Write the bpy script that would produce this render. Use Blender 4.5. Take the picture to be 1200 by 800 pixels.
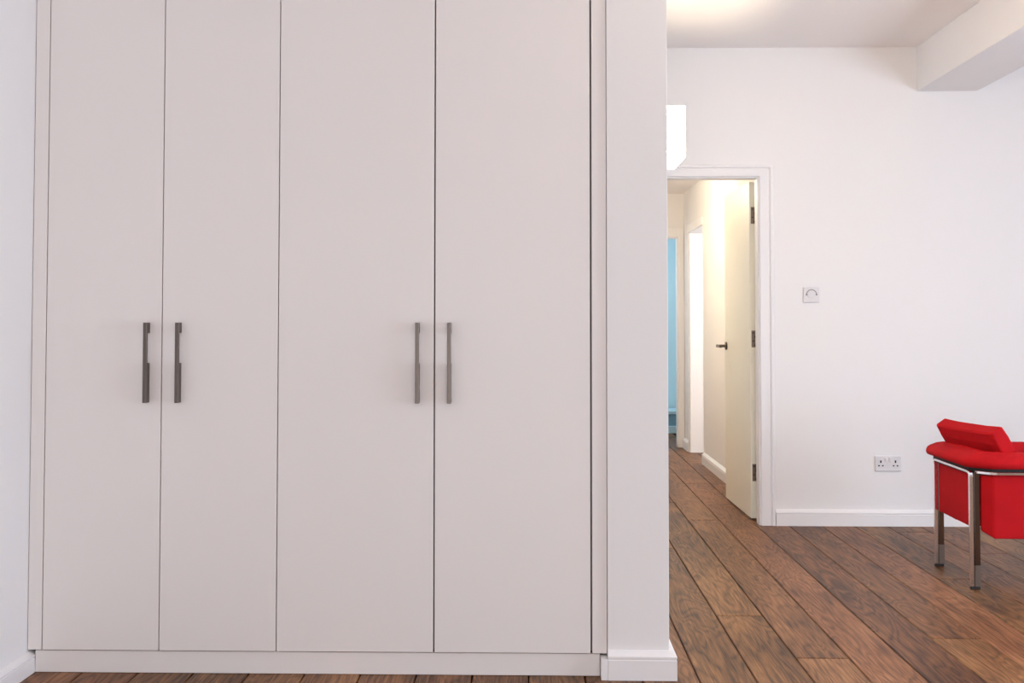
import bpy, bmesh, math, random
from mathutils import Matrix, Vector

for o in list(bpy.data.objects):
    bpy.data.objects.remove(o, do_unlink=True)
scene = bpy.context.scene
C = scene.collection
random.seed(7)

# ------------------------------------------------------------------ camera
CAM_H = 1.165
YAW, PITCH, ROLL = 0.02037, 0.03120, 0.000476
cam_data = bpy.data.cameras.new('camera')
cam_data.sensor_width = 36.0
cam_data.lens = 1250.0 / 1200.0 * 36.0
cam_data.shift_y = -(400.0 - 339.76) / 1200.0
cam_data.clip_start = 0.05
cam = bpy.data.objects.new('camera', cam_data)
C.objects.link(cam)
rot = (Matrix.Rotation(YAW, 4, 'Z') @ Matrix.Rotation(PITCH, 4, 'X')
       @ Matrix.Rotation(-ROLL, 4, 'Y') @ Matrix.Rotation(math.pi / 2, 4, 'X'))
cam.matrix_world = Matrix.Translation((0, 0, CAM_H)) @ rot
scene.camera = cam

# ------------------------------------------------------------------ view, world, daylight
vs = scene.view_settings
vs.view_transform = 'Standard'
vs.look = 'None'
vs.gamma = 1.0
vs.exposure = -0.02
vs.use_curve_mapping = False
scene.cycles.diffuse_bounces = 8
scene.cycles.max_bounces = 14

world = bpy.data.worlds.new('sky')
scene.world = world
world.use_nodes = True
bg = world.node_tree.nodes['Background']
bg.inputs['Color'].default_value = (0.72, 0.84, 1.0, 1)
bg.inputs['Strength'].default_value = 1.0


def area_light(name, loc, rot_e, sx, sy, power, color):
    d = bpy.data.lights.new(name, 'AREA')
    d.shape = 'RECTANGLE'
    d.size, d.size_y = sx, sy
    d.energy = power
    d.color = color
    o = bpy.data.objects.new(name, d)
    C.objects.link(o)
    o.location = loc
    o.rotation_euler = rot_e
    return o


R90 = math.pi / 2
# daylight entering through the windows of the room (behind the camera and in the right wall)
area_light('daylight_rear_window', (0.3, -2.12, 1.12), (R90, 0, 0), 3.0, 1.95, 71, (0.98, 0.955, 0.955))
area_light('daylight_side_window', (4.42, 2.7, 1.05), (R90, 0, R90), 2.8, 1.85, 134, (0.70, 0.825, 1.0))
# daylight in the two rooms off the hall
area_light('daylight_side_room', (2.75, 8.6, 1.4), (R90, 0, R90), 1.4, 1.5, 42, (0.95, 0.97, 1.0))
area_light('daylight_bathroom', (0.35, 11.3, 1.6), (R90, 0, -R90), 0.8, 1.2, 13, (0.85, 0.94, 1.0))


# ------------------------------------------------------------------ materials
def new_mat(name):
    m = bpy.data.materials.new(name)
    m.use_nodes = True
    nt = m.node_tree
    b = nt.nodes['Principled BSDF']
    return m, nt, b


def paint(name, col, rough=0.6, var=0.02, bump=0.02, scale=40, spec=0.3, metallic=0.0):
    m, nt, b = new_mat(name)
    tc = nt.nodes.new('ShaderNodeTexCoord')
    n = nt.nodes.new('ShaderNodeTexNoise')
    n.inputs['Scale'].default_value = scale
    n.inputs['Detail'].default_value = 4
    nt.links.new(tc.outputs['Object'], n.inputs['Vector'])
    n2 = nt.nodes.new('ShaderNodeTexNoise')
    n2.inputs['Scale'].default_value = 1.7
    nt.links.new(tc.outputs['Object'], n2.inputs['Vector'])
    r = nt.nodes.new('ShaderNodeMapRange')
    r.inputs['To Min'].default_value = 1 - var
    r.inputs['To Max'].default_value = 1 + var
    nt.links.new(n2.outputs['Fac'], r.inputs['Value'])
    mx = nt.nodes.new('ShaderNodeVectorMath')
    mx.operation = 'SCALE'
    mx.inputs[0].default_value = col
    nt.links.new(r.outputs['Result'], mx.inputs['Scale'])
    nt.links.new(mx.outputs['Vector'], b.inputs['Base Color'])
    b.inputs['Roughness'].default_value = rough
    b.inputs['Specular IOR Level'].default_value = spec
    b.inputs['Metallic'].default_value = metallic
    if bump:
        bp = nt.nodes.new('ShaderNodeBump')
        bp.inputs['Strength'].default_value = bump
        bp.inputs['Distance'].default_value = 0.01
        nt.links.new(n.outputs['Fac'], bp.inputs['Height'])
        nt.links.new(bp.outputs['Normal'], b.inputs['Normal'])
    return m


def wood_material():
    m, nt, b = new_mat('oak_floor')
    L = nt.links.new
    tc = nt.nodes.new('ShaderNodeTexCoord')
    oi = nt.nodes.new('ShaderNodeObjectInfo')
    off = nt.nodes.new('ShaderNodeVectorMath'); off.operation = 'SCALE'
    off.inputs[0].default_value = (13.7, 31.1, 7.3)
    L(oi.outputs['Random'], off.inputs['Scale'])
    add = nt.nodes.new('ShaderNodeVectorMath'); add.operation = 'ADD'
    L(tc.outputs['Object'], add.inputs[0]); L(off.outputs['Vector'], add.inputs[1])

    def mapped(sx, sy, sz=1):
        mp = nt.nodes.new('ShaderNodeMapping')
        mp.inputs['Scale'].default_value = (sx, sy, sz)
        L(add.outputs['Vector'], mp.inputs['Vector'])
        return mp

    def noise(mp, scale, detail, dist=0.0, rough=0.55):
        n = nt.nodes.new('ShaderNodeTexNoise')
        n.inputs['Scale'].default_value = scale
        n.inputs['Detail'].default_value = detail
        n.inputs['Distortion'].default_value = dist
        n.inputs['Roughness'].default_value = rough
        L(mp.outputs['Vector'], n.inputs['Vector'])
        return n

    broad = noise(mapped(1, 0.28), 5.5, 3, 0.8)          # blotchy stain patches
    # cathedral figure: contour lines of a stretched noise field
    fig = noise(mapped(1, 0.16), 7.0, 2, 0.6)
    mul = nt.nodes.new('ShaderNodeMath'); mul.operation = 'MULTIPLY'; mul.inputs[1].default_value = 15
    L(fig.outputs['Fac'], mul.inputs[0])
    sn = nt.nodes.new('ShaderNodeMath'); sn.operation = 'SINE'
    mul2 = nt.nodes.new('ShaderNodeMath'); mul2.operation = 'MULTIPLY'; mul2.inputs[1].default_value = 6.283
    L(mul.outputs[0], mul2.inputs[0]); L(mul2.outputs[0], sn.inputs[0])
    fr = nt.nodes.new('ShaderNodeMapRange')
    fr.inputs['From Min'].default_value = -1; fr.inputs['From Max'].default_value = 1
    L(sn.outputs[0], fr.inputs['Value'])
    fibre = noise(mapped(1, 0.035), 150, 5, 0.4, 0.7)     # fine fibre streaks
    knots = noise(mapped(1, 0.45), 9, 2, 1.6)

    # combine into one tone value
    def mad(a, k, c):
        n = nt.nodes.new('ShaderNodeMath'); n.operation = 'MULTIPLY_ADD'
        L(a, n.inputs[0]); n.inputs[1].default_value = k
        if isinstance(c, float): n.inputs[2].default_value = c
        else: L(c, n.inputs[2])
        return n.outputs[0]
    t = mad(broad.outputs['Fac'], 0.70, 0.02)
    pw = nt.nodes.new('ShaderNodeMath'); pw.operation = 'POWER'; pw.inputs[1].default_value = 0.45
    L(fr.outputs['Result'], pw.inputs[0])
    t = mad(pw.outputs[0], 0.24, t)
    t = mad(fibre.outputs['Fac'], 1.25, t)
    t = mad(oi.outputs['Random'], 0.20, t)
    tone = mad(t, 1.0, -0.81)
    ramp = nt.nodes.new('ShaderNodeValToRGB')
    e = ramp.color_ramp.elements
    e[0].position = 0.12; e[0].color = (0.045, 0.020, 0.011, 1)
    e[1].position = 0.95; e[1].color = (0.47, 0.262, 0.140, 1)
    x = ramp.color_ramp.elements.new(0.42); x.color = (0.170, 0.082, 0.041, 1)
    x = ramp.color_ramp.elements.new(0.66); x.color = (0.295, 0.150, 0.077, 1)
    L(tone, ramp.inputs['Fac'])
    # knots
    kr = nt.nodes.new('ShaderNodeMapRange')
    kr.inputs['From Min'].default_value = 0.70; kr.inputs['From Max'].default_value = 0.80
    kr.inputs['To Min'].default_value = 0.0; kr.inputs['To Max'].default_value = 0.65
    L(knots.outputs['Fac'], kr.inputs['Value'])
    mix = nt.nodes.new('ShaderNodeMix'); mix.data_type = 'RGBA'
    mix.inputs['B'].default_value = (0.05, 0.025, 0.015, 1)
    L(kr.outputs['Result'], mix.inputs['Factor']); L(ramp.outputs['Color'], mix.inputs['A'])
    # plank to plank hue
    hs = nt.nodes.new('ShaderNodeHueSaturation')
    fr2 = nt.nodes.new('ShaderNodeMath'); fr2.operation = 'MULTIPLY'; fr2.inputs[1].default_value = 7.77
    L(oi.outputs['Random'], fr2.inputs[0])
    fc = nt.nodes.new('ShaderNodeMath'); fc.operation = 'FRACT'; L(fr2.outputs[0], fc.inputs[0])
    hr = nt.nodes.new('ShaderNodeMapRange')
    hr.inputs['To Min'].default_value = 0.495; hr.inputs['To Max'].default_value = 0.506
    L(fc.outputs[0], hr.inputs['Value']); L(hr.outputs['Result'], hs.inputs['Hue'])
    hs.inputs['Saturation'].default_value = 1.1
    L(mix.outputs['Result'], hs.inputs['Color'])
    L(hs.outputs['Color'], b.inputs['Base Color'])
    b.inputs['Roughness'].default_value = 0.45
    b.inputs['Specular IOR Level'].default_value = 0.25
    bp = nt.nodes.new('ShaderNodeBump')
    bp.inputs['Strength'].default_value = 0.12; bp.inputs['Distance'].default_value = 0.004
    L(tone, bp.inputs['Height']); L(bp.outputs['Normal'], b.inputs['Normal'])
    return m


def fabric_material(name, col):
    m, nt, b = new_mat(name)
    tc = nt.nodes.new('ShaderNodeTexCoord')
    n = nt.nodes.new('ShaderNodeTexNoise')
    n.inputs['Scale'].default_value = 320; n.inputs['Detail'].default_value = 3
    nt.links.new(tc.outputs['Object'], n.inputs['Vector'])
    n2 = nt.nodes.new('ShaderNodeTexNoise'); n2.inputs['Scale'].default_value = 9
    nt.links.new(tc.outputs['Object'], n2.inputs['Vector'])
    r = nt.nodes.new('ShaderNodeMapRange')
    r.inputs['To Min'].default_value = 0.82; r.inputs['To Max'].default_value = 1.16
    nt.links.new(n2.outputs['Fac'], r.inputs['Value'])
    mx = nt.nodes.new('ShaderNodeVectorMath'); mx.operation = 'SCALE'
    mx.inputs[0].default_value = col
    nt.links.new(r.outputs['Result'], mx.inputs['Scale'])
    nt.links.new(mx.outputs['Vector'], b.inputs['Base Color'])
    b.inputs['Roughness'].default_value = 0.85
    b.inputs['Specular IOR Level'].default_value = 0.15
    b.inputs['Sheen Weight'].default_value = 0.0
    b.inputs['Sheen Tint'].default_value = (1, 0.35, 0.3, 1)
    bp = nt.nodes.new('ShaderNodeBump')
    bp.inputs['Strength'].default_value = 0.25; bp.inputs['Distance'].default_value = 0.002
    nt.links.new(n.outputs['Fac'], bp.inputs['Height'])
    nt.links.new(bp.outputs['Normal'], b.inputs['Normal'])
    return m


def metal(name, col, rough, brushed=True):
    m, nt, b = new_mat(name)
    b.inputs['Metallic'].default_value = 1.0
    tc = nt.nodes.new('ShaderNodeTexCoord')
    mp = nt.nodes.new('ShaderNodeMapping')
    mp.inputs['Scale'].default_value = (300, 300, 6)
    n = nt.nodes.new('ShaderNodeTexNoise'); n.inputs['Scale'].default_value = 1.0
    nt.links.new(tc.outputs['Object'], mp.inputs['Vector'])
    nt.links.new(mp.outputs['Vector'], n.inputs['Vector'])
    r = nt.nodes.new('ShaderNodeMapRange')
    k = 0.12 if brushed else 0.02
    r.inputs['To Min'].default_value = max(0.02, rough - k); r.inputs['To Max'].default_value = rough + k
    nt.links.new(n.outputs['Fac'], r.inputs['Value'])
    nt.links.new(r.outputs['Result'], b.inputs['Roughness'])
    b.inputs['Base Color'].default_value = (*col, 1)
    return m


def glow(name, col, strength):
    m, nt, b = new_mat(name)
    b.inputs['Base Color'].default_value = (0.9, 0.88, 0.84, 1)
    b.inputs['Roughness'].default_value = 0.35
    b.inputs['Emission Color'].default_value = (*col, 1)
    b.inputs['Emission Strength'].default_value = strength
    return m


M = {
    'wall': paint('white_wall_paint', (0.82, 0.80, 0.79), 0.7, 0.012, 0.03, 60, 0.2),
    'ceiling': paint('ceiling_paint', (0.90, 0.86, 0.835), 0.8, 0.012, 0.02, 60, 0.15),
    'trim': paint('white_gloss_trim', (0.84, 0.82, 0.815), 0.35, 0.01, 0.0, 30, 0.4),
    'ward': paint('pale_grey_lacquer', (0.825, 0.785, 0.765), 0.48, 0.02, 0.015, 140, 0.3),
    'ward_in': paint('wardrobe_carcass_board', (0.22, 0.19, 0.18), 0.7, 0.02, 0.0),
    'doorp': paint('cream_door_paint', (0.88, 0.85, 0.73), 0.4, 0.01, 0.01, 30, 0.35),
    'plastic': paint('white_plastic', (0.82, 0.80, 0.80), 0.3, 0.005, 0.0, 30, 0.5),
    'plate': paint('pale_grey_plastic_plate', (0.72, 0.70, 0.70), 0.35, 0.005, 0.0, 30, 0.45),
    'dark': paint('dark_slot', (0.03, 0.025, 0.025), 0.7, 0.0, 0.0),
    'greymark': paint('grey_marking', (0.30, 0.27, 0.27), 0.6, 0.0, 0.0),
    'rubber_gap_shade': paint('black_rubber_gap_shade', (0.02, 0.018, 0.018), 0.6, 0.02, 0.0),
    'wood': wood_material(),
    'subfloor': paint('dark_subfloor', (0.035, 0.02, 0.013), 0.8, 0.1, 0.0),
    'red': fabric_material('red_wool_felt', (0.44, 0.005, 0.009)),
    'chrome': metal('polished_chrome', (0.88, 0.87, 0.87), 0.17, False),
    'nickel': metal('brushed_bronze_nickel', (0.15, 0.125, 0.11), 0.42),
    'hinge': metal('steel_hinge', (0.24, 0.19, 0.16), 0.4),
    'chrome_dark_reflection': metal('polished_chrome_dark_reflection', (0.20, 0.17, 0.16), 0.16, False),  # chrome with the dark floor reflection put into its base colour
    'blue': paint('pale_blue_paint', (0.56, 0.74, 0.81), 0.5, 0.05, 0.0, 20, 0.3),
    'bluedk': paint('slate_blue_paint', (0.20, 0.36, 0.46), 0.5, 0.08, 0.0, 20, 0.3),
    'shade': glow('lit_opal_glass', (1.0, 0.85, 0.66), 28.0),
    'bulb': glow('lit_lamp_bulb', (1.0, 0.86, 0.62), 8.0),
}


# ------------------------------------------------------------------ helpers
def mesh_obj(name, bm, mat, parent=None, smooth=False):
    me = bpy.data.meshes.new(name)
    bm.normal_update()
    bm.to_mesh(me)
    bm.free()
    me.materials.append(mat)
    if smooth:
        for p in me.polygons:
            p.use_smooth = True
    o = bpy.data.objects.new(name, me)
    C.objects.link(o)
    if parent:
        o.parent = parent
    return o


def add_box(bm, x0, x1, y0, y1, z0, z1):
    vs_ = [bm.verts.new(p) for p in ((x0, y0, z0), (x1, y0, z0), (x1, y1, z0), (x0, y1, z0),
                                     (x0, y0, z1), (x1, y0, z1), (x1, y1, z1), (x0, y1, z1))]
    for f in ((3, 2, 1, 0), (4, 5, 6, 7), (0, 1, 5, 4), (1, 2, 6, 5), (2, 3, 7, 6), (3, 0, 4, 7)):
        bm.faces.new([vs_[i] for i in f])
    return vs_


def bevel_all(bm, w, seg=2):
    bmesh.ops.bevel(bm, geom=list(bm.edges), offset=w, segments=seg, affect='EDGES', profile=0.5)


def boxes(*bs, bevel=0.0, seg=2):
    bm = bmesh.new()
    for b_ in bs:
        t = bmesh.new()
        add_box(t, *b_)
        if bevel:
            bevel_all(t, bevel, seg)
        me = bpy.data.meshes.new('tmp')
        t.to_mesh(me); t.free()
        bm.from_mesh(me)
        bpy.data.meshes.remove(me)
    return bm


def extrude_profile(bm, prof, path, closed=False):
    """prof: (out, z) pairs; path: list of (point, out_vector) with mitred out-vectors."""
    rings = []
    for p, o in path:
        rings.append([bm.verts.new((p[0] + o[0] * a, p[1] + o[1] * a, p[2] + z)) for a, z in prof])
    n = len(prof)
    for i in range(len(rings) - 1):
        for k in range(n):
            bm.faces.new((rings[i][k], rings[i][(k + 1) % n], rings[i + 1][(k + 1) % n], rings[i + 1][k]))
    bm.faces.new(rings[0]); bm.faces.new(list(reversed(rings[-1])))
    bmesh.ops.recalc_face_normals(bm, faces=bm.faces)


def empty(name, loc=(0, 0, 0), rz=0.0):
    o = bpy.data.objects.new(name, None)
    C.objects.link(o)
    o.location = loc
    o.rotation_euler = (0, 0, rz)
    o.empty_display_size = 0.1
    return o


def tag(o, label=None, cat=None, group=None, kind=None):
    if label: o['label'] = label
    if cat: o['category'] = cat
    if group: o['group'] = group
    if kind: o['kind'] = kind
    return o


def struct(o, label, cat):
    return tag(o, label, cat, kind='structure')


# ------------------------------------------------------------------ key dimensions (metres)
XL = -1.690          # left wall
XR = 4.60            # right wall
Y0 = -2.30           # wall behind the camera
Y1 = 3.560           # wardrobe front
Y2 = 6.234           # far wall
ZC = 2.780           # ceiling
PX0, PX1 = 0.243, 0.445   # partition end
PYF = 3.549               # its front face
WT = 0.115                # far wall thickness
DX0, DX1 = 0.530, 1.304   # doorway
DH = 2.012
HX0, HX1 = 0.33, 1.420    # hall
HY1 = 10.10               # hall end wall
HZ = 2.39                 # hall ceiling
OY0, OY1 = 8.949, 9.713   # opening in the hall's right wall

# ------------------------------------------------------------------ shell
floor = struct(mesh_obj('floor', boxes((XL - .2, XR + .2, Y0 - .2, 12.6, -0.10, -0.014)), M['subfloor']),
               'brown oak plank floor running from the room into the hall', 'floor')

PW = 0.18622
PX_ = 0.5415
joints = {0: [2.95, 5.59, 8.1], 1: [1.7, 4.313, 7.0, 9.3], 2: [3.775, 6.39, 9.0], 3: [3.30, 7.852],
          4: [3.35, 6.30, 9.1], 5: [1.5, 4.02], 6: [3.20], 7: [2.4, 4.95], 8: [3.75, 6.05], 9: [2.9, 5.5]}
plank_cache = {}


def plank_mesh(w, l):
    key = (round(w, 4), round(l, 3))
    if key not in plank_cache:
        bm = bmesh.new()
        h, c, g = 0.014, 0.0028, 0.0021
        a, b_ = w / 2 - g, l / 2 - g
        lo = [bm.verts.new((sx * a, sy * b_, -h)) for sx, sy in ((-1, -1), (1, -1), (1, 1), (-1, 1))]
        mid = [bm.verts.new((sx * a, sy * b_, -c)) for sx, sy in ((-1, -1), (1, -1), (1, 1), (-1, 1))]
        top = [bm.verts.new((sx * (a - c), sy * (b_ - c), 0)) for sx, sy in ((-1, -1), (1, -1), (1, 1), (-1, 1))]
        for r0, r1 in ((lo, mid), (mid, top)):
            for k in range(4):
                bm.faces.new((r0[k], r0[(k + 1) % 4], r1[(k + 1) % 4], r1[k]))
        bm.faces.new(top)
        bm.normal_update()
        me = bpy.data.meshes.new('plank'); bm.to_mesh(me); bm.free()
        me.materials.append(M['wood'])
        plank_cache[key] = me
    return plank_cache[key]


for i in range(-12, 22):
    xa, xb = PX_ + i * PW, PX_ + (i + 1) * PW
    xa, xb = max(xa, XL), min(xb, XR)
    if xb - xa < 0.03:
        continue
    if xb < PX0:
        y_end = 3.60
    elif xa < 0.55:
        y_end = HY1 + 1.6 if xb > HX0 else Y2
    elif xa < HX1:
        y_end = HY1 + 1.6
    elif xa < 2.9:
        y_end = 10.4 if i < 13 else Y2
    else:
        y_end = Y2
    ys = joints.get(i)
    if ys is None:
        ys = []
        y = Y0 + random.uniform(0.5, 2.3)
        while y < y_end - 0.4:
            ys.append(round(y, 2)); y += random.choice((1.9, 2.2, 2.5))
    cuts = [Y0]
    first = ys[0] if ys else y_end
    if first - Y0 > 3.0:
        cuts.append(round((first + Y0) / 2 + random.uniform(-.4, .4), 2))
    cuts += [y for y in ys if y < y_end - 0.05] + [y_end]
    for a, b_ in zip(cuts[:-1], cuts[1:]):
        p = bpy.data.objects.new('plank', plank_mesh(xb - xa, b_ - a))
        C.objects.link(p)
        p.parent = floor
        p.location = ((xa + xb) / 2, (a + b_) / 2, 0.0)

struct(mesh_obj('ceiling', boxes((XL - .2, XR + .2, Y0 - .2, Y2 + WT, ZC, ZC + .12)), M['ceiling']),
       'off-white flat ceiling of the main room', 'ceiling')
struct(mesh_obj('ceiling_beam', boxes((2.236, 2.584, Y0, Y2, 2.520, ZC), bevel=0.003), M['wall']),
       'white boxed beam dropping below the ceiling at upper right', 'beam')
struct(mesh_obj('wall_left', boxes((XL - .15, XL, Y0, Y1 + .75, 0, ZC)), M['wall']),
       'white wall at the left edge beside the wardrobe', 'wall')

# wall behind the camera, with its window opening
struct(mesh_obj('wall_front', boxes((XL - .15, -1.2, Y0 - .15, Y0, 0, ZC), (1.8, XR + .15, Y0 - .15, Y0, 0, ZC),
                                    (-1.2, 1.8, Y0 - .15, Y0, 0, 0.12), (-1.2, 1.8, Y0 - .15, Y0, 2.12, ZC)), M['wall']),
       'white window wall behind the viewer', 'wall')
struct(mesh_obj('wall_right', boxes((XR, XR + .15, Y0, 1.3, 0, ZC), (XR, XR + .15, 4.1, Y2, 0, ZC),
                                    (XR, XR + .15, 1.3, 4.1, 0, 0.12), (XR, XR + .15, 1.3, 4.1, 2.0, ZC)), M['wall']),
       'white wall with a window on the right outside the picture', 'wall')


def window(name, x0, x1, y0, y1, z0, z1, along, label):
    w = struct(empty(name, ((x0 + x1) / 2, (y0 + y1) / 2, z0)), label, 'window')
    cx, cy = (x0 + x1) / 2, (y0 + y1) / 2
    L_ = (x1 - x0) / 2 if along == 'x' else (y1 - y0) / 2
    H_ = z1 - z0

    def bar(a0, a1, b0, b1, nm):
        if along == 'x':
            bm = boxes((a0, a1, -.03, .03, b0, b1))
        else:
            bm = boxes((-.03, .03, a0, a1, b0, b1))
        mesh_obj(nm, bm, M['trim'], w)
    bar(-L_, L_, 0, .05, 'window_frame'); bar(-L_, L_, H_ - .05, H_, 'window_frame')
    bar(-L_, -L_ + .05, .05, H_ - .05, 'window_frame'); bar(L_ - .05, L_, .05, H_ - .05, 'window_frame')
    bar(-.025, .025, .05, H_ - .05, 'mullion')
    return w


window('window_1', -1.2, 1.8, Y0 - .11, Y0 - .05, 0.12, 2.12, 'x', 'wide white framed window behind the viewer')
window('window_2', XR + .05, XR + .11, 1.3, 4.1, 0.12, 2.0, 'y', 'white framed window in the right wall outside the picture')

# far wall with the doorway
struct(mesh_obj('wall_back', boxes((PX1 - .3, DX0 - .03, Y2, Y2 + WT, 0, ZC), (DX1 + .03, XR + .15, Y2, Y2 + WT, 0, ZC),
                                   (DX0 - .03, DX1 + .03, Y2, Y2 + WT, DH + .03, ZC)), M['wall']),
       'white far wall around the open doorway', 'wall')
# partition end beside the wardrobe
struct(mesh_obj('wall_partition', boxes((PX0, PX1, PYF, 5.1, 0, ZC), bevel=0.002), M['wall']),
       'narrow white wall end standing beside the wardrobe', 'wall')
struct(mesh_obj('wall_wardrobe_rear', boxes((XL - .15, PX0, Y1 + .66, Y1 + .75, 0, ZC)), M['wall']),
       'white wall hidden behind the wardrobe', 'wall')

# hall
struct(mesh_obj('wall_hall_right', boxes((HX1, HX1 + .13, Y2 + WT, OY0, 0, HZ), (HX1, HX1 + .13, OY1, HY1, 0, HZ),
                                         (HX1, HX1 + .13, OY0, OY1, 2.0, HZ)), M['wall']),
       'white right-hand wall of the hall seen through the doorway', 'wall')
struct(mesh_obj('wall_hall_left', boxes((HX0 - .1, HX0, Y2 + WT, HY1, 0, HZ)), M['wall']),
       'white left-hand wall of the hall', 'wall')
EX1 = 1.354
struct(mesh_obj('wall_hall_end', boxes((HX0 - .1, 0.58, HY1, HY1 + .1, 0, HZ), (EX1 + .02, HX1 + .13, HY1, HY1 + .1, 0, HZ),
                                       (0.58, EX1 + .02, HY1, HY1 + .1, 1.99, HZ)), M['wall']),
       'white end wall of the hall with a doorway to a blue room', 'wall')
struct(mesh_obj('ceiling_hall', boxes((HX0 - .1, 3.0, Y2 + WT, 12.4, HZ, HZ + .1)), M['ceiling']),
       'white lowered ceiling of the hall', 'ceiling')
# rooms off the hall
struct(mesh_obj('wall_side_room', boxes((2.85, 2.95, Y2 + WT, 10.6, 0, HZ), (HX1 + .13, 2.95, 10.5, 10.6, 0, HZ)), M['wall']),
       'white walls of the bright room off the hall', 'wall')
struct(mesh_obj('wall_bathroom', boxes((0.1, 2.0, 11.9, 12.0, 0, HZ), (1.9, 2.0, HY1 + .1, 11.9, 0, HZ), (0.1, 0.2, HY1 + .1, 11.9, 0, HZ)), M['blue']),
       'pale blue walls of the small room at the far end of the hall', 'wall')

# ------------------------------------------------------------------ skirting boards
BB = [(0, 0), (0.023, 0), (0.023, 0.064), (0.0205, 0.066), (0.0205, 0.069), (0.023, 0.071), (0.023, 0.077), (0.004, 0.093), (0, 0.093)]


def baseboard(name, path, label, k=1.0):
    bm = bmesh.new()
    extrude_profile(bm, [(a, z * k) for a, z in BB], path)
    return struct(mesh_obj(name, bm, M['trim']), label, 'baseboard')


baseboard('baseboard_left', [((XL, Y0, 0), (1, 0)), ((XL, Y1 + 0.03, 0), (1, 0))],
          'white skirting board along the left wall', 0.74)
baseboard('baseboard_back', [((1.397, Y2, 0), (0, -1)), ((XR, Y2, 0), (0, -1))],
          'white skirting board along the far wall behind the armchair')
baseboard('baseboard_partition', [((PX0, PYF, 0), (0, -1)), ((PX1, PYF, 0), (1, -1)), ((PX1, 5.1, 0), (1, 0))],
          'white skirting board wrapping the wall end beside the wardrobe')
mesh_obj('skirting_return', boxes((PX0 - .023, PX0 - .0005, PYF - .023, Y1 + .02, 0, .068), bevel=.001, seg=1), M['trim'], bpy.data.objects['baseboard_partition'])
baseboard('baseboard_hall', [((HX1, Y2 + WT, 0), (-1, 0)), ((HX1, OY0 - .012, 0), (-1, 0))],
          'white skirting board along the hall wall behind the open door')
baseboard('baseboard_hall_far', [((HX1, OY1 + .07, 0), (-1, 0)), ((HX1, HY1 - .018, 0), (-1, 0))],
          'short white skirting board in the far corner of the hall')

# ------------------------------------------------------------------ main doorway: door_1
d1 = struct(empty('door_1', ((DX0 + DX1) / 2, Y2, 0)), 'open cream painted door in a white frame leading to the hall', 'door')


def kid(name, bm, mat, parent, world_origin):
    """parts given in world coordinates, re-based on the parent's location"""
    bm.transform(Matrix.Translation(-Vector(world_origin)))
    return mesh_obj(name, bm, mat, parent)


D0 = ((DX0 + DX1) / 2, Y2, 0)
# rebated lining
for s, nm in ((1, 'jamb'), (-1, 'jamb')):
    xe = DX1 if s > 0 else DX0
    kid(nm, boxes((min(xe, xe + s * .028), max(xe, xe + s * .028), Y2 - .002, Y2 + .075, 0, DH + .026),
                  (min(xe + s * .014, xe + s * .028), max(xe + s * .014, xe + s * .028), Y2 + .075, Y2 + WT + .002, 0, DH + .026)), M['trim'], d1, D0)
kid('door_head', boxes((DX0, DX1, Y2 - .002, Y2 + .075, DH, DH + .028), (DX0 - .01, DX1 + .01, Y2 + .075, Y2 + WT, DH + .012, DH + .028)), M['trim'], d1, D0)
# architraves: flat board with a raised outer bead (profile: across the board, proud of the wall)
AP = [(0, 0), (0, 0.013), (0.004, 0.016), (0.050, 0.016), (0.054, 0.012), (0.060, 0.012), (0.064, 0.021), (0.078, 0.021), (0.082, 0.017), (0.082, 0)]


def architrave(x_in, x_dir, z1, yface, parent, origin, prof=AP):
    bm = bmesh.new()
    rings = []
    for zb in (0, 1):
        ring = []
        for a, p in prof:
            z = 0.0 if zb == 0 else z1 + a * .85
            ring.append(bm.verts.new((x_in + x_dir * a, yface - p, z)))
        rings.append(ring)
    n = len(prof)
    for k in range(n):
        bm.faces.new((rings[0][k], rings[0][(k + 1) % n], rings[1][(k + 1) % n], rings[1][k]))
    bm.faces.new(rings[0]); bm.faces.new(list(reversed(rings[1])))
    bmesh.ops.recalc_face_normals(bm, faces=bm.faces)
    return kid('architrave', bm, M['trim'], parent, origin)


def architrave_head(x0, x1, z_in, yface, parent, origin, prof=AP):
    bm = bmesh.new()
    rings = []
    for e in (0, 1):
        rings.append([bm.verts.new(((x0 - a) if e == 0 else (x1 + a), yface - p, z_in + a * .85)) for a, p in prof])
    n = len(prof)
    for k in range(n):
        bm.faces.new((rings[0][k], rings[0][(k + 1) % n], rings[1][(k + 1) % n], rings[1][k]))
    bm.faces.new(rings[0]); bm.faces.new(list(reversed(rings[1])))
    bmesh.ops.recalc_face_normals(bm, faces=bm.faces)
    return kid('architrave', bm, M['trim'], parent, origin)


architrave(DX1 + .009, 1, DH + .008, Y2, d1, D0)
architrave(DX0 - .009, -1, DH + .008, Y2, d1, D0)
architrave_head(DX0 - .009, DX1 + .009, DH + .008, Y2, d1, D0)

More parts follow.
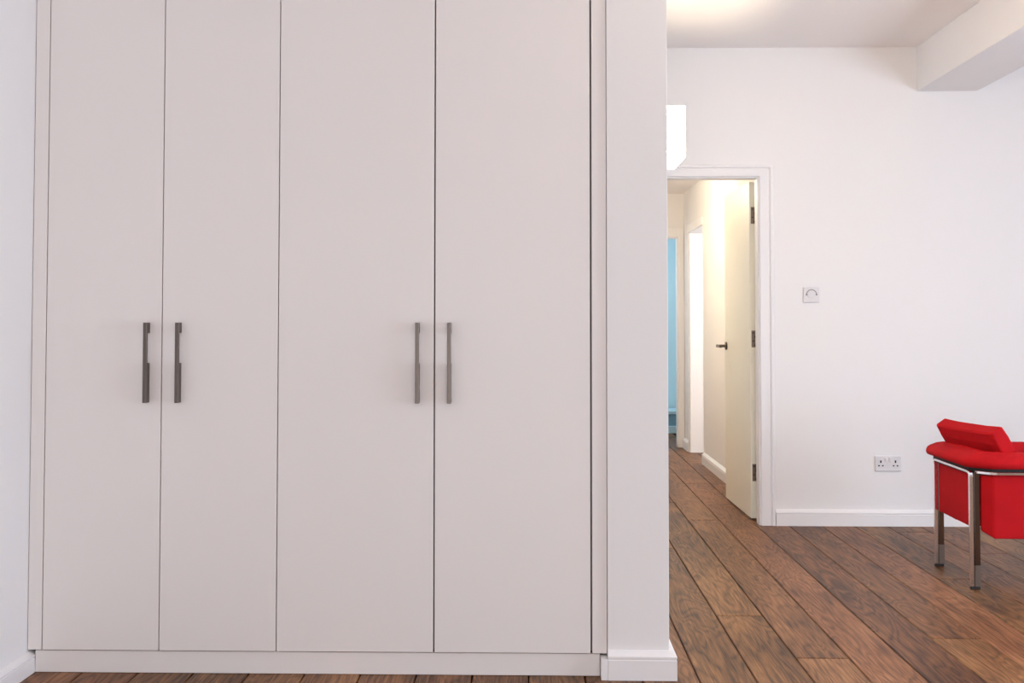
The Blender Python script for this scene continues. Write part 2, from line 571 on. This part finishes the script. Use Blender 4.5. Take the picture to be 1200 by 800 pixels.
# leaf, swung open into the hall
LW, LT, LH = 0.762, 0.042, 2.000
leaf = mesh_obj('door_leaf', boxes((-LT, 0, 0, LW, 0, LH), bevel=0.002), M['doorp'], d1)
leaf.location = (1.329 - D0[0], Y2 + WT + 0.035 - D0[1], 0.012)
leaf.rotation_euler = (0, 0, math.radians(0.9))
for hz in (0.220, 1.011, 1.748):
    bm = boxes((-0.033, -0.001, -0.0035, 0.001, hz, hz + .10))
    # knuckle barrel
    bmesh.ops.create_cone(bm, cap_ends=True, segments=10, radius1=.006, radius2=.006, depth=.104,
                          matrix=Matrix.Translation((0.003, -0.006, hz + .05)))
    hg = mesh_obj('hinge', bm, M['hinge'], leaf)
    bm = bmesh.new()
    for k in range(4):
        bmesh.ops.create_cone(bm, cap_ends=True, segments=8, radius1=.0045, radius2=.0045, depth=.0016,
                              matrix=Matrix.Translation((-0.012 - 0.011 * (k % 2), -0.0042, hz + .013 + k * .0245)) @ Matrix.Rotation(R90, 4, 'X'))
    # countersunk screws stay part of the hinge mesh
    tmp = bpy.data.meshes.new('screws'); bm.to_mesh(tmp); bm.free()
    b2 = bmesh.new(); b2.from_mesh(hg.data); b2.from_mesh(tmp)
    n_h = len(hg.data.polygons)
    b2.faces.ensure_lookup_table()
    for f in b2.faces[n_h:]:
        f.material_index = 1
    b2.to_mesh(hg.data); b2.free()
    hg.data.materials.append(M['dark'])
    bpy.data.meshes.remove(tmp)
# lever handle on the hall-side face
bm = bmesh.new()
hy, hz = LW - 0.055, 1.005
bmesh.ops.create_cone(bm, cap_ends=True, segments=24, radius1=.026, radius2=.025, depth=.009,
                      matrix=Matrix.Translation((-LT - .0045, hy, hz)) @ Matrix.Rotation(R90, 4, 'Y'))
bmesh.ops.create_cone(bm, cap_ends=True, segments=14, radius1=.0095, radius2=.0095, depth=.055,
                      matrix=Matrix.Translation((-LT - .034, hy, hz)) @ Matrix.Rotation(R90, 4, 'Y'))
t = boxes((-LT - .070, -LT - .053, hy - .115, hy + .010, hz - .010, hz + .010), bevel=.004)
me = bpy.data.meshes.new('t'); t.to_mesh(me); t.free(); bm.from_mesh(me); bpy.data.meshes.remove(me)
mesh_obj('lever_handle', bm, M['nickel'], leaf)

# ------------------------------------------------------------------ doorways off the hall
d2 = struct(empty('door_2', (HX1, (OY0 + OY1) / 2, 0)), 'white framed doorway to a bright room in the hall wall', 'door')
O2 = (HX1, (OY0 + OY1) / 2, 0)
kid('jamb', boxes((HX1 - .004, HX1 + .134, OY1 - .012, OY1 - .001, 0, 2.0)), M['trim'], d2, O2)
kid('jamb', boxes((HX1 - .004, HX1 + .134, OY0 + .001, OY0 + .012, 0, 2.0)), M['trim'], d2, O2)
kid('door_head', boxes((HX1 - .004, HX1 + .134, OY0 + .013, OY1 - .013, 1.985, 1.998)), M['trim'], d2, O2)
kid('architrave', boxes((HX1 - .016, HX1, OY1, OY1 + .065, 0, 2.06), bevel=.003), M['trim'], d2, O2)
kid('architrave', boxes((HX1 - .016, HX1, OY0 - .012, OY1, 1.99, 2.06), bevel=.003), M['trim'], d2, O2)

d3 = struct(empty('door_3', (0.95, HY1, 0)), 'cream framed doorway to the blue room at the end of the hall', 'door')
O3 = (0.95, HY1, 0)
kid('jamb', boxes((EX1, EX1 + .022, HY1 - .002, HY1 + .102, 0, 1.99)), M['trim'], d3, O3)
kid('jamb', boxes((0.578, 0.60, HY1 - .002, HY1 + .102, 0, 1.99)), M['trim'], d3, O3)
kid('door_head', boxes((0.60, EX1, HY1 - .002, HY1 + .102, 1.97, 1.992)), M['trim'], d3, O3)
kid('architrave', boxes((EX1 + .010, HX1 - .002, HY1 - .016, HY1, 0, 2.06), bevel=.003), M['trim'], d3, O3)
kid('architrave', boxes((0.525, 0.59, HY1 - .016, HY1, 0, 2.06), bevel=.003), M['trim'], d3, O3)
kid('architrave', boxes((0.59, EX1 + .010, HY1 - .016, HY1, 1.98, 2.06), bevel=.003), M['trim'], d3, O3)

lg = empty('low_ledge', (1.2, 11.62, 0))
tag(lg, 'low slate-blue boxed ledge at the foot of the blue wall beyond the hall', 'ledge')
mesh_obj('ledge_body', boxes((-.95, .65, -.20, .22, 0, .20)), M['bluedk'], lg)
mesh_obj('ledge_top', boxes((-.96, .66, -.22, .23, .20, .235), bevel=.004), M['blue'], lg)
mesh_obj('ledge_kick', boxes((-.95, .65, -.235, -.20, 0, .075), bevel=.004), M['blue'], lg)

# ------------------------------------------------------------------ wardrobe
WD = (-0.72, Y1, 0)
ward = tag(empty('fitted_wardrobe', WD), 'floor-to-ceiling pale grey fitted wardrobe with four flat doors', 'wardrobe')
XW0, XW1 = -1.6405, 0.1902        # outer door edges
ZB, ZT = 0.077, 2.60
kid('carcass', boxes((XL + .03, PX0 - .005, Y1 + .024, Y1 + .65, ZB + .002, ZC - .004)), M['ward_in'], ward, WD)
edges = [XW0, -1.2482, -0.8559, -0.3314, XW1]
gaps = [0.0032, 0.0034, 0.0034, 0.0050, 0.0062]


def handle_mesh():
    """flat bar held off the door by a short block on top and a long block along the lower half"""
    return boxes((-.0062, .0062, -.032, -.021, 0, .267),
                 (-.0062, .0062, -.022, 0, .232, .267),
                 (-.0062, .0062, -.022, 0, 0, .132), bevel=0.0008, seg=1)


hx = [-1.2945, -1.1875, -0.3865, -0.2805]
hm = None
side_words = ['leftmost narrow', 'second narrow', 'third wide', 'rightmost wide']
for k in range(4):
    a, b_ = edges[k] + gaps[k] / 2, edges[k + 1] - gaps[k + 1] / 2
    cx = (a + b_) / 2
    dr = mesh_obj('wardrobe_door', boxes((a - cx, b_ - cx, 0, .020, 0, ZT - ZB), bevel=.0012, seg=1), M['ward'], ward)
    dr.location = (cx - WD[0], 0, ZB)
    if hm is None:
        hd = mesh_obj('handle', handle_mesh(), M['nickel'], dr)
        hm = hd.data
    else:
        hd = bpy.data.objects.new('handle', hm)
        C.objects.link(hd)
        hd.parent = dr
    hd.location = (hx[k] - cx, 0, 0.900 - ZB)
    hd['label'] = 'slim dark bronze bar handle'
kid('filler_panel', boxes((XL + .002, XW0 - gaps[0] / 2, Y1, Y1 + .024, ZB, ZC - .004), bevel=.001, seg=1), M['ward'], ward, WD)
kid('filler_panel', boxes((XW1 + gaps[4] / 2, PX0 - .0015, Y1, Y1 + .024, ZB, ZC - .004), bevel=.001, seg=1), M['ward'], ward, WD)
kid('top_panel', boxes((XW0, XW1, Y1, Y1 + .022, ZT + .004, ZC - .004), bevel=.001, seg=1), M['ward'], ward, WD)
kid('plinth', boxes((XL + .0245, PX0 - .0245, Y1 + .008, Y1 + .026, 0.001, ZB - .004), bevel=.001, seg=1), M['ward'], ward, WD)

# ------------------------------------------------------------------ wall lamp on the far side of the partition
SY, SZ = 4.06, 1.775
sc = tag(empty('wall_lamp', (PX1, SY, SZ)), 'glowing white box wall lamp peeking out beside the wall end', 'lamp')
SWY, SDX, SHZ = 0.145, 0.112, 0.19
mesh_obj('back_plate', boxes((0.0, .008, -.06, .06, .03, .16), bevel=.002), M['plastic'], sc)
mesh_obj('shade', boxes((SDX - .006, SDX, -SWY, SWY, 0, SHZ), (.008, SDX - .006, -SWY, -SWY + .006, 0, SHZ),
                        (.008, SDX - .006, SWY - .006, SWY, 0, SHZ), (.008, SDX - .006, -SWY + .006, SWY - .006, 0, .006)), M['shade'], sc)
bm = bmesh.new()
bmesh.ops.create_uvsphere(bm, u_segments=14, v_segments=10, radius=.016)
bl = mesh_obj('bulb', bm, M['bulb'], sc, True)
bl.location = (.055, 0, .085)
mesh_obj('lamp_holder', boxes((.008, .055, -.01, .01, .055, .07), bevel=.002), M['plastic'], sc)
pl = bpy.data.lights.new('lamp_glow', 'POINT')
pl.energy = 130; pl.color = (1.0, 0.84, 0.60); pl.shadow_soft_size = 0.012
po = bpy.data.objects.new('lamp_glow', pl); C.objects.link(po)
po.location = (PX1 + .055, SY, SZ + .122)

# ------------------------------------------------------------------ hall ceiling lamp (out of sight above the doorway head)
hl = tag(empty('ceiling_lamp', (0.58, 8.0, HZ)), 'round flush ceiling lamp lighting the hall warmly', 'lamp')
bm = bmesh.new()
bmesh.ops.create_cone(bm, cap_ends=True, segments=32, radius1=.13, radius2=.14, depth=.02, matrix=Matrix.Translation((0, 0, -.01)))
mesh_obj('lamp_base', bm, M['plastic'], hl)
bm = bmesh.new()
bmesh.ops.create_uvsphere(bm, u_segments=24, v_segments=12, radius=.12, matrix=Matrix.Diagonal((1, 1, .4, 1)))
dd = mesh_obj('lamp_diffuser', bm, M['bulb'], hl, True)
dd.location = (0, 0, -.025)
pl = bpy.data.lights.new('hall_lamp_glow', 'POINT')
pl.energy = 27; pl.color = (1.0, 0.86, 0.62); pl.shadow_soft_size = 0.1
po = bpy.data.objects.new('hall_lamp_glow', pl); C.objects.link(po)
po.location = (0.58, 8.0, HZ - .22)

# ------------------------------------------------------------------ wall plates
ctrl = tag(empty('control_plate', (1.6125, Y2, 1.331)), 'square white wall plate with a small round dial beside the doorway', 'wall plate')
mesh_obj('plate', boxes((-.045, .045, -.009, 0, -.045, .045), bevel=.0025), M['plate'], ctrl)
bm = bmesh.new()
bmesh.ops.create_cone(bm, cap_ends=True, segments=28, radius1=.024, radius2=.023, depth=.003,
                      matrix=Matrix.Translation((0, -.0103, 0)) @ Matrix.Rotation(R90, 4, 'X'))
mesh_obj('dial', bm, M['plate'], ctrl)
bm = bmesh.new()      # dark arc over the dial
pr = []
for k in range(13):
    a = math.radians(10 + 160 * k / 12)
    for r_ in (.0275, .0325):
        pr.append((r_ * math.cos(a), r_ * math.sin(a)))
vf = [bm.verts.new((x, -.0105, z)) for x, z in pr]
vb = [bm.verts.new((x, -.0085, z)) for x, z in pr]
for k in range(12):
    i0 = 2 * k
    bm.faces.new((vf[i0], vf[i0 + 1], vf[i0 + 3], vf[i0 + 2]))
    bm.faces.new((vb[i0], vb[i0 + 2], vb[i0 + 3], vb[i0 + 1]))
    bm.faces.new((vf[i0 + 1], vb[i0 + 1], vb[i0 + 3], vf[i0 + 3]))
    bm.faces.new((vf[i0], vf[i0 + 2], vb[i0 + 2], vb[i0]))
bmesh.ops.recalc_face_normals(bm, faces=bm.faces)
mesh_obj('scale_arc', bm, M['greymark'], ctrl)
for sx in (-1, 1):
    bm = bmesh.new()
    bmesh.ops.create_cone(bm, cap_ends=True, segments=12, radius1=.0055, radius2=.0055, depth=.003,
                          matrix=Matrix.Translation((sx * .029, -.0098, .002)) @ Matrix.Rotation(R90, 4, 'X'))
    mesh_obj('screw', bm, M['greymark'], ctrl)

sk = tag(empty('double_socket', (2.044, Y2, 0.358)), 'white double power socket low on the far wall left of the armchair', 'socket')
mesh_obj('plate', boxes((-.075, .075, -.010, 0, -.044, .044), bevel=.003), M['plate'], sk)
for sx in (-1, 1):
    cx = sx * .042
    for nm, b_ in (('earth_slot', (cx - .004, cx + .004, -.0108, -.009, .004, .018)),
                   ('pin_slot', (cx - .0155, cx - .0065, -.0108, -.009, -.016, -.009)),
                   ('pin_slot', (cx + .0065, cx + .0155, -.0108, -.009, -.016, -.009))):
        mesh_obj(nm, boxes(b_), M['dark'], sk)
    rk = mesh_obj('rocker_switch', boxes((-.007, .007, -.006, 0, -.011, .011), bevel=.0015), M['plastic'], sk)
    rk.location = (sx * .012, -.0098, .024)
    rk.rotation_euler = (math.radians(6), 0, 0)

# ------------------------------------------------------------------ red armchair (faces right, its back towards the doorway side)
ch = tag(empty('armchair', (1.922, 4.988, 0), math.radians(-1.5)), 'red felt tub armchair on square chrome legs at the right edge', 'armchair')
# local axes: +x is the front of the chair, +y its far side; x = 0 is the outer back line, back legs at y = +-HB
HB = 0.223
ZRAIL = 0.512
FX = 0.60


def sweep3(pts, across, up, half_w, half_h):
    """flat bar swept along 3-D points; across / up give the bar's section axes at each point"""
    bm = bmesh.new()
    rings = []
    c_ = 0.25
    for p, a, u in zip(pts, across, up):
        p, a, u = Vector(p), Vector(a), Vector(u)
        ring = []
        for i_, j_ in ((-1, -1 + c_), (-1 + c_, -1), (1 - c_, -1), (1, -1 + c_), (1, 1 - c_), (1 - c_, 1), (-1 + c_, 1), (-1, 1 - c_)):
            ring.append(bm.verts.new(p + a * half_w * i_ + u * half_h * j_))
        rings.append(ring)
    for i_ in range(len(rings) - 1):
        for k in range(8):
            bm.faces.new((rings[i_][k], rings[i_][(k + 1) % 8], rings[i_ + 1][(k + 1) % 8], rings[i_ + 1][k]))
    bm.faces.new(rings[0]); bm.faces.new(list(reversed(rings[-1])))
    bmesh.ops.recalc_face_normals(bm, faces=bm.faces)
    return bm


def hoop(corners, across, half_w, half_h, bend=.02, seg=5):
    """inverted-U bar in a vertical plane with rounded upper bends"""
    P = [Vector(p) for p in corners]
    pts = [P[0]]
    for i_ in range(1, len(P) - 1):
        a = (P[i_ - 1] - P[i_]).normalized(); c = (P[i_ + 1] - P[i_]).normalized()
        for k in range(seg + 1):
            u = k / seg
            pts.append((P[i_] + a * bend) * (1 - u) ** 2 + P[i_] * 2 * u * (1 - u) + (P[i_] + c * bend) * u ** 2)
    pts.append(P[-1])
    ac = Vector(across)
    ups = []
    for i_ in range(len(pts)):
        t = (pts[min(i_ + 1, len(pts) - 1)] - pts[max(i_ - 1, 0)]).normalized()
        ups.append(ac.cross(t).normalized())
    return sweep3(pts, [ac] * len(pts), ups, half_w, half_h)


# chrome hoop round the back: two legs joined by a slim rail
mesh_obj('back_frame', hoop([(.009, -HB, .012), (.009, -HB, ZRAIL), (.009, HB, ZRAIL), (.009, HB, .012)], (1, 0, 0), .009, .0065), M['chrome'], ch)
for s in (-1, 1):
    # slim chrome rail under the arm, bending round the corner from the back leg to the front leg
    pl_ = [(.030, s * HB), (.040, s * (HB + .006)), (.078, s * (HB + .046)), (.098, s * (HB + .055)), (FX, s * (HB + .055))]
    pts, ac = [], []
    for i_, p_ in enumerate(pl_):
        a_ = Vector(pl_[max(i_ - 1, 0)]); b_ = Vector(pl_[min(i_ + 1, len(pl_) - 1)])
        t_ = (b_ - a_).normalized()
        pts.append((p_[0], p_[1], ZRAIL)); ac.append((t_.y, -t_.x, 0))
    mesh_obj('arm_rail', sweep3(pts, ac, [(0, 0, 1)] * len(pts), .009, .0065), M['chrome'], ch)
    # inner steel leg standing against each hoop leg; dark reflection put into its colour
    lg_ = mesh_obj('leg', boxes((.0195, .044, s * HB - .010, s * HB + .010, .012, ZRAIL + .002), bevel=.0015, seg=1), M['chrome_dark_reflection'], ch)
    mesh_obj('leg_socket', boxes((.0190, .0455, s * HB - .0115, s * HB + .0115, .012, .105), bevel=.0015, seg=1), M['hinge'], lg_)
    mesh_obj('foot', boxes((.002, .043, s * HB - .009, s * HB + .009, 0, .013), bevel=.002, seg=1), M['rubber_gap_shade'], ch)
    mesh_obj('leg', boxes((FX - .02, FX, s * (HB + .045), s * (HB + .065), .012, ZRAIL + .006) if s > 0 else
                          (FX - .02, FX, s * (HB + .065), s * (HB + .045), .012, ZRAIL + .006), bevel=.0015, seg=1), M['chrome'], ch)
    mesh_obj('foot', boxes((FX - .022, FX + .002, s * (HB + .055) - .012, s * (HB + .055) + .012, 0, .013), bevel=.002, seg=1), M['rubber_gap_shade'], ch)


def sweep(path, prof):
    """path: plan points (x, y), outward is to the right of travel; prof: (outward, z)"""
    bm = bmesh.new()
    n = len(path)
    rings = []
    for i_, (x, y) in enumerate(path):
        a = Vector(path[max(i_ - 1, 0)]); c = Vector(path[min(i_ + 1, n - 1)]); p = Vector((x, y))
        d1_ = (p - a).normalized() if i_ > 0 else (c - p).normalized()
        d2_ = (c - p).normalized() if i_ < n - 1 else d1_
        n1 = Vector((d1_.y, -d1_.x)); n2 = Vector((d2_.y, -d2_.x))
        m_ = (n1 + n2).normalized()
        m_ = m_ / max(0.5, m_.dot(n1))
        rings.append([bm.verts.new((x + m_.x * o_, y + m_.y * o_, z)) for o_, z in prof])
    k_ = len(prof)
    for i_ in range(n - 1):
        for k in range(k_):
            bm.faces.new((rings[i_][k], rings[i_][(k + 1) % k_], rings[i_ + 1][(k + 1) % k_], rings[i_ + 1][k]))
    bm.faces.new(rings[0]); bm.faces.new(list(reversed(rings[-1])))
    bmesh.ops.recalc_face_normals(bm, faces=bm.faces)
    return bm


# octagonal padded rim running along the far arm, round the back and along the near arm
HW = 0.268
tub = [(FX + .03, HW + .02), (.075, HW + .02), (.040, HW + .018), (.012, HW + .002), (.000, HW - .03),
       (.008, -HW + .075), (.022, -HW + .048), (.085, -HW + .004), (.105, -HW), (FX + .03, -HW)]
RIMP = [(.012, .531), (.022, .535), (.0275, .545), (.0275, .556), (.023, .566), (.010, .576), (-.020, .590), (-.050, .596),
        (-.085, .597), (-.105, .592), (-.117, .578), (-.119, .556), (-.112, .540), (-.098, .531)]
mesh_obj('arm_rim', sweep([(p[0], p[1]) for p in tub], RIMP), M['red'], ch, True)
# black strip standing in for the shade in the gap between rim and frame
mesh_obj('gap_shade', sweep(tub, [(-.012, .500), (-.004, .500), (-.004, .533), (-.012, .533)]), M['rubber_gap_shade'], ch)
# back panel between the legs and the deeper side shells
mesh_obj('back_panel', boxes((.018, .046, -HB + .012, HB - .012, .265, .503), bevel=.005), M['red'], ch)
for s in (-1, 1):
    pts = [(.046, s * (HB + .004)), (.088, s * (HB + .046)), (FX - .03, s * (HB + .046)), (FX - .03, s * HB), (.11, s * HB), (.075, s * (HB - .035))]
    zb = [.257, .226, .226, .226, .226, .25]
    bm = bmesh.new()
    lo = [bm.verts.new((p[0], p[1], z)) for p, z in zip(pts, zb)]
    hi = [bm.verts.new((p[0], p[1], .503)) for p in pts]
    for k in range(6):
        bm.faces.new((lo[k], lo[(k + 1) % 6], hi[(k + 1) % 6], hi[k]))
    bm.faces.new(lo); bm.faces.new(list(reversed(hi)))
    bmesh.ops.recalc_face_normals(bm, faces=bm.faces)
    bevel_all(bm, .008, 3)
    mesh_obj('side_panel', bm, M['red'], ch)
mesh_obj('seat_base', boxes((.05, FX - .02, -HB + .002, HB - .002, .268, .34), bevel=.012), M['red'], ch)
mesh_obj('seat_cushion', boxes((.09, FX + .05, -HW + .13, HW - .13, .34, .47), bevel=.035, seg=4), M['red'], ch, True)
# thick back pad leaning outwards on the rim, set slightly askew
bm = bmesh.new()
NY = 9
rings = []
for i_ in range(NY):
    y = -.215 + .43 * i_ / (NY - 1)
    u = 1 - abs(2 * i_ / (NY - 1) - 1)
    sag = -.006 * min(1, u * 2.2)
    rings.append([bm.verts.new(v_) for v_ in ((-.002, y, -.035), (-.004 - .004 * min(1, u * 3), y, .04), (0, y, .092 + sag), (.008, y, .099 + sag),
                                              (.054, y, .099 + sag), (.062, y, .092 + sag), (.066, y, .04), (.062, y, -.035))])
for i_ in range(NY - 1):
    for k in range(8):
        bm.faces.new((rings[i_][k], rings[i_][(k + 1) % 8], rings[i_ + 1][(k + 1) % 8], rings[i_ + 1][k]))
e0 = bm.faces.new(rings[0]); e1 = bm.faces.new(list(reversed(rings[-1])))
bmesh.ops.recalc_face_normals(bm, faces=bm.faces)
bmesh.ops.bevel(bm, geom=list(e0.edges) + list(e1.edges), offset=.008, segments=2, affect='EDGES', profile=.5)
pad = mesh_obj('back_pad', bm, M['red'], ch)
pad.location = (0.103, 0.0, 0.597)
pad.rotation_euler = (0, math.radians(-32), math.radians(13.5))
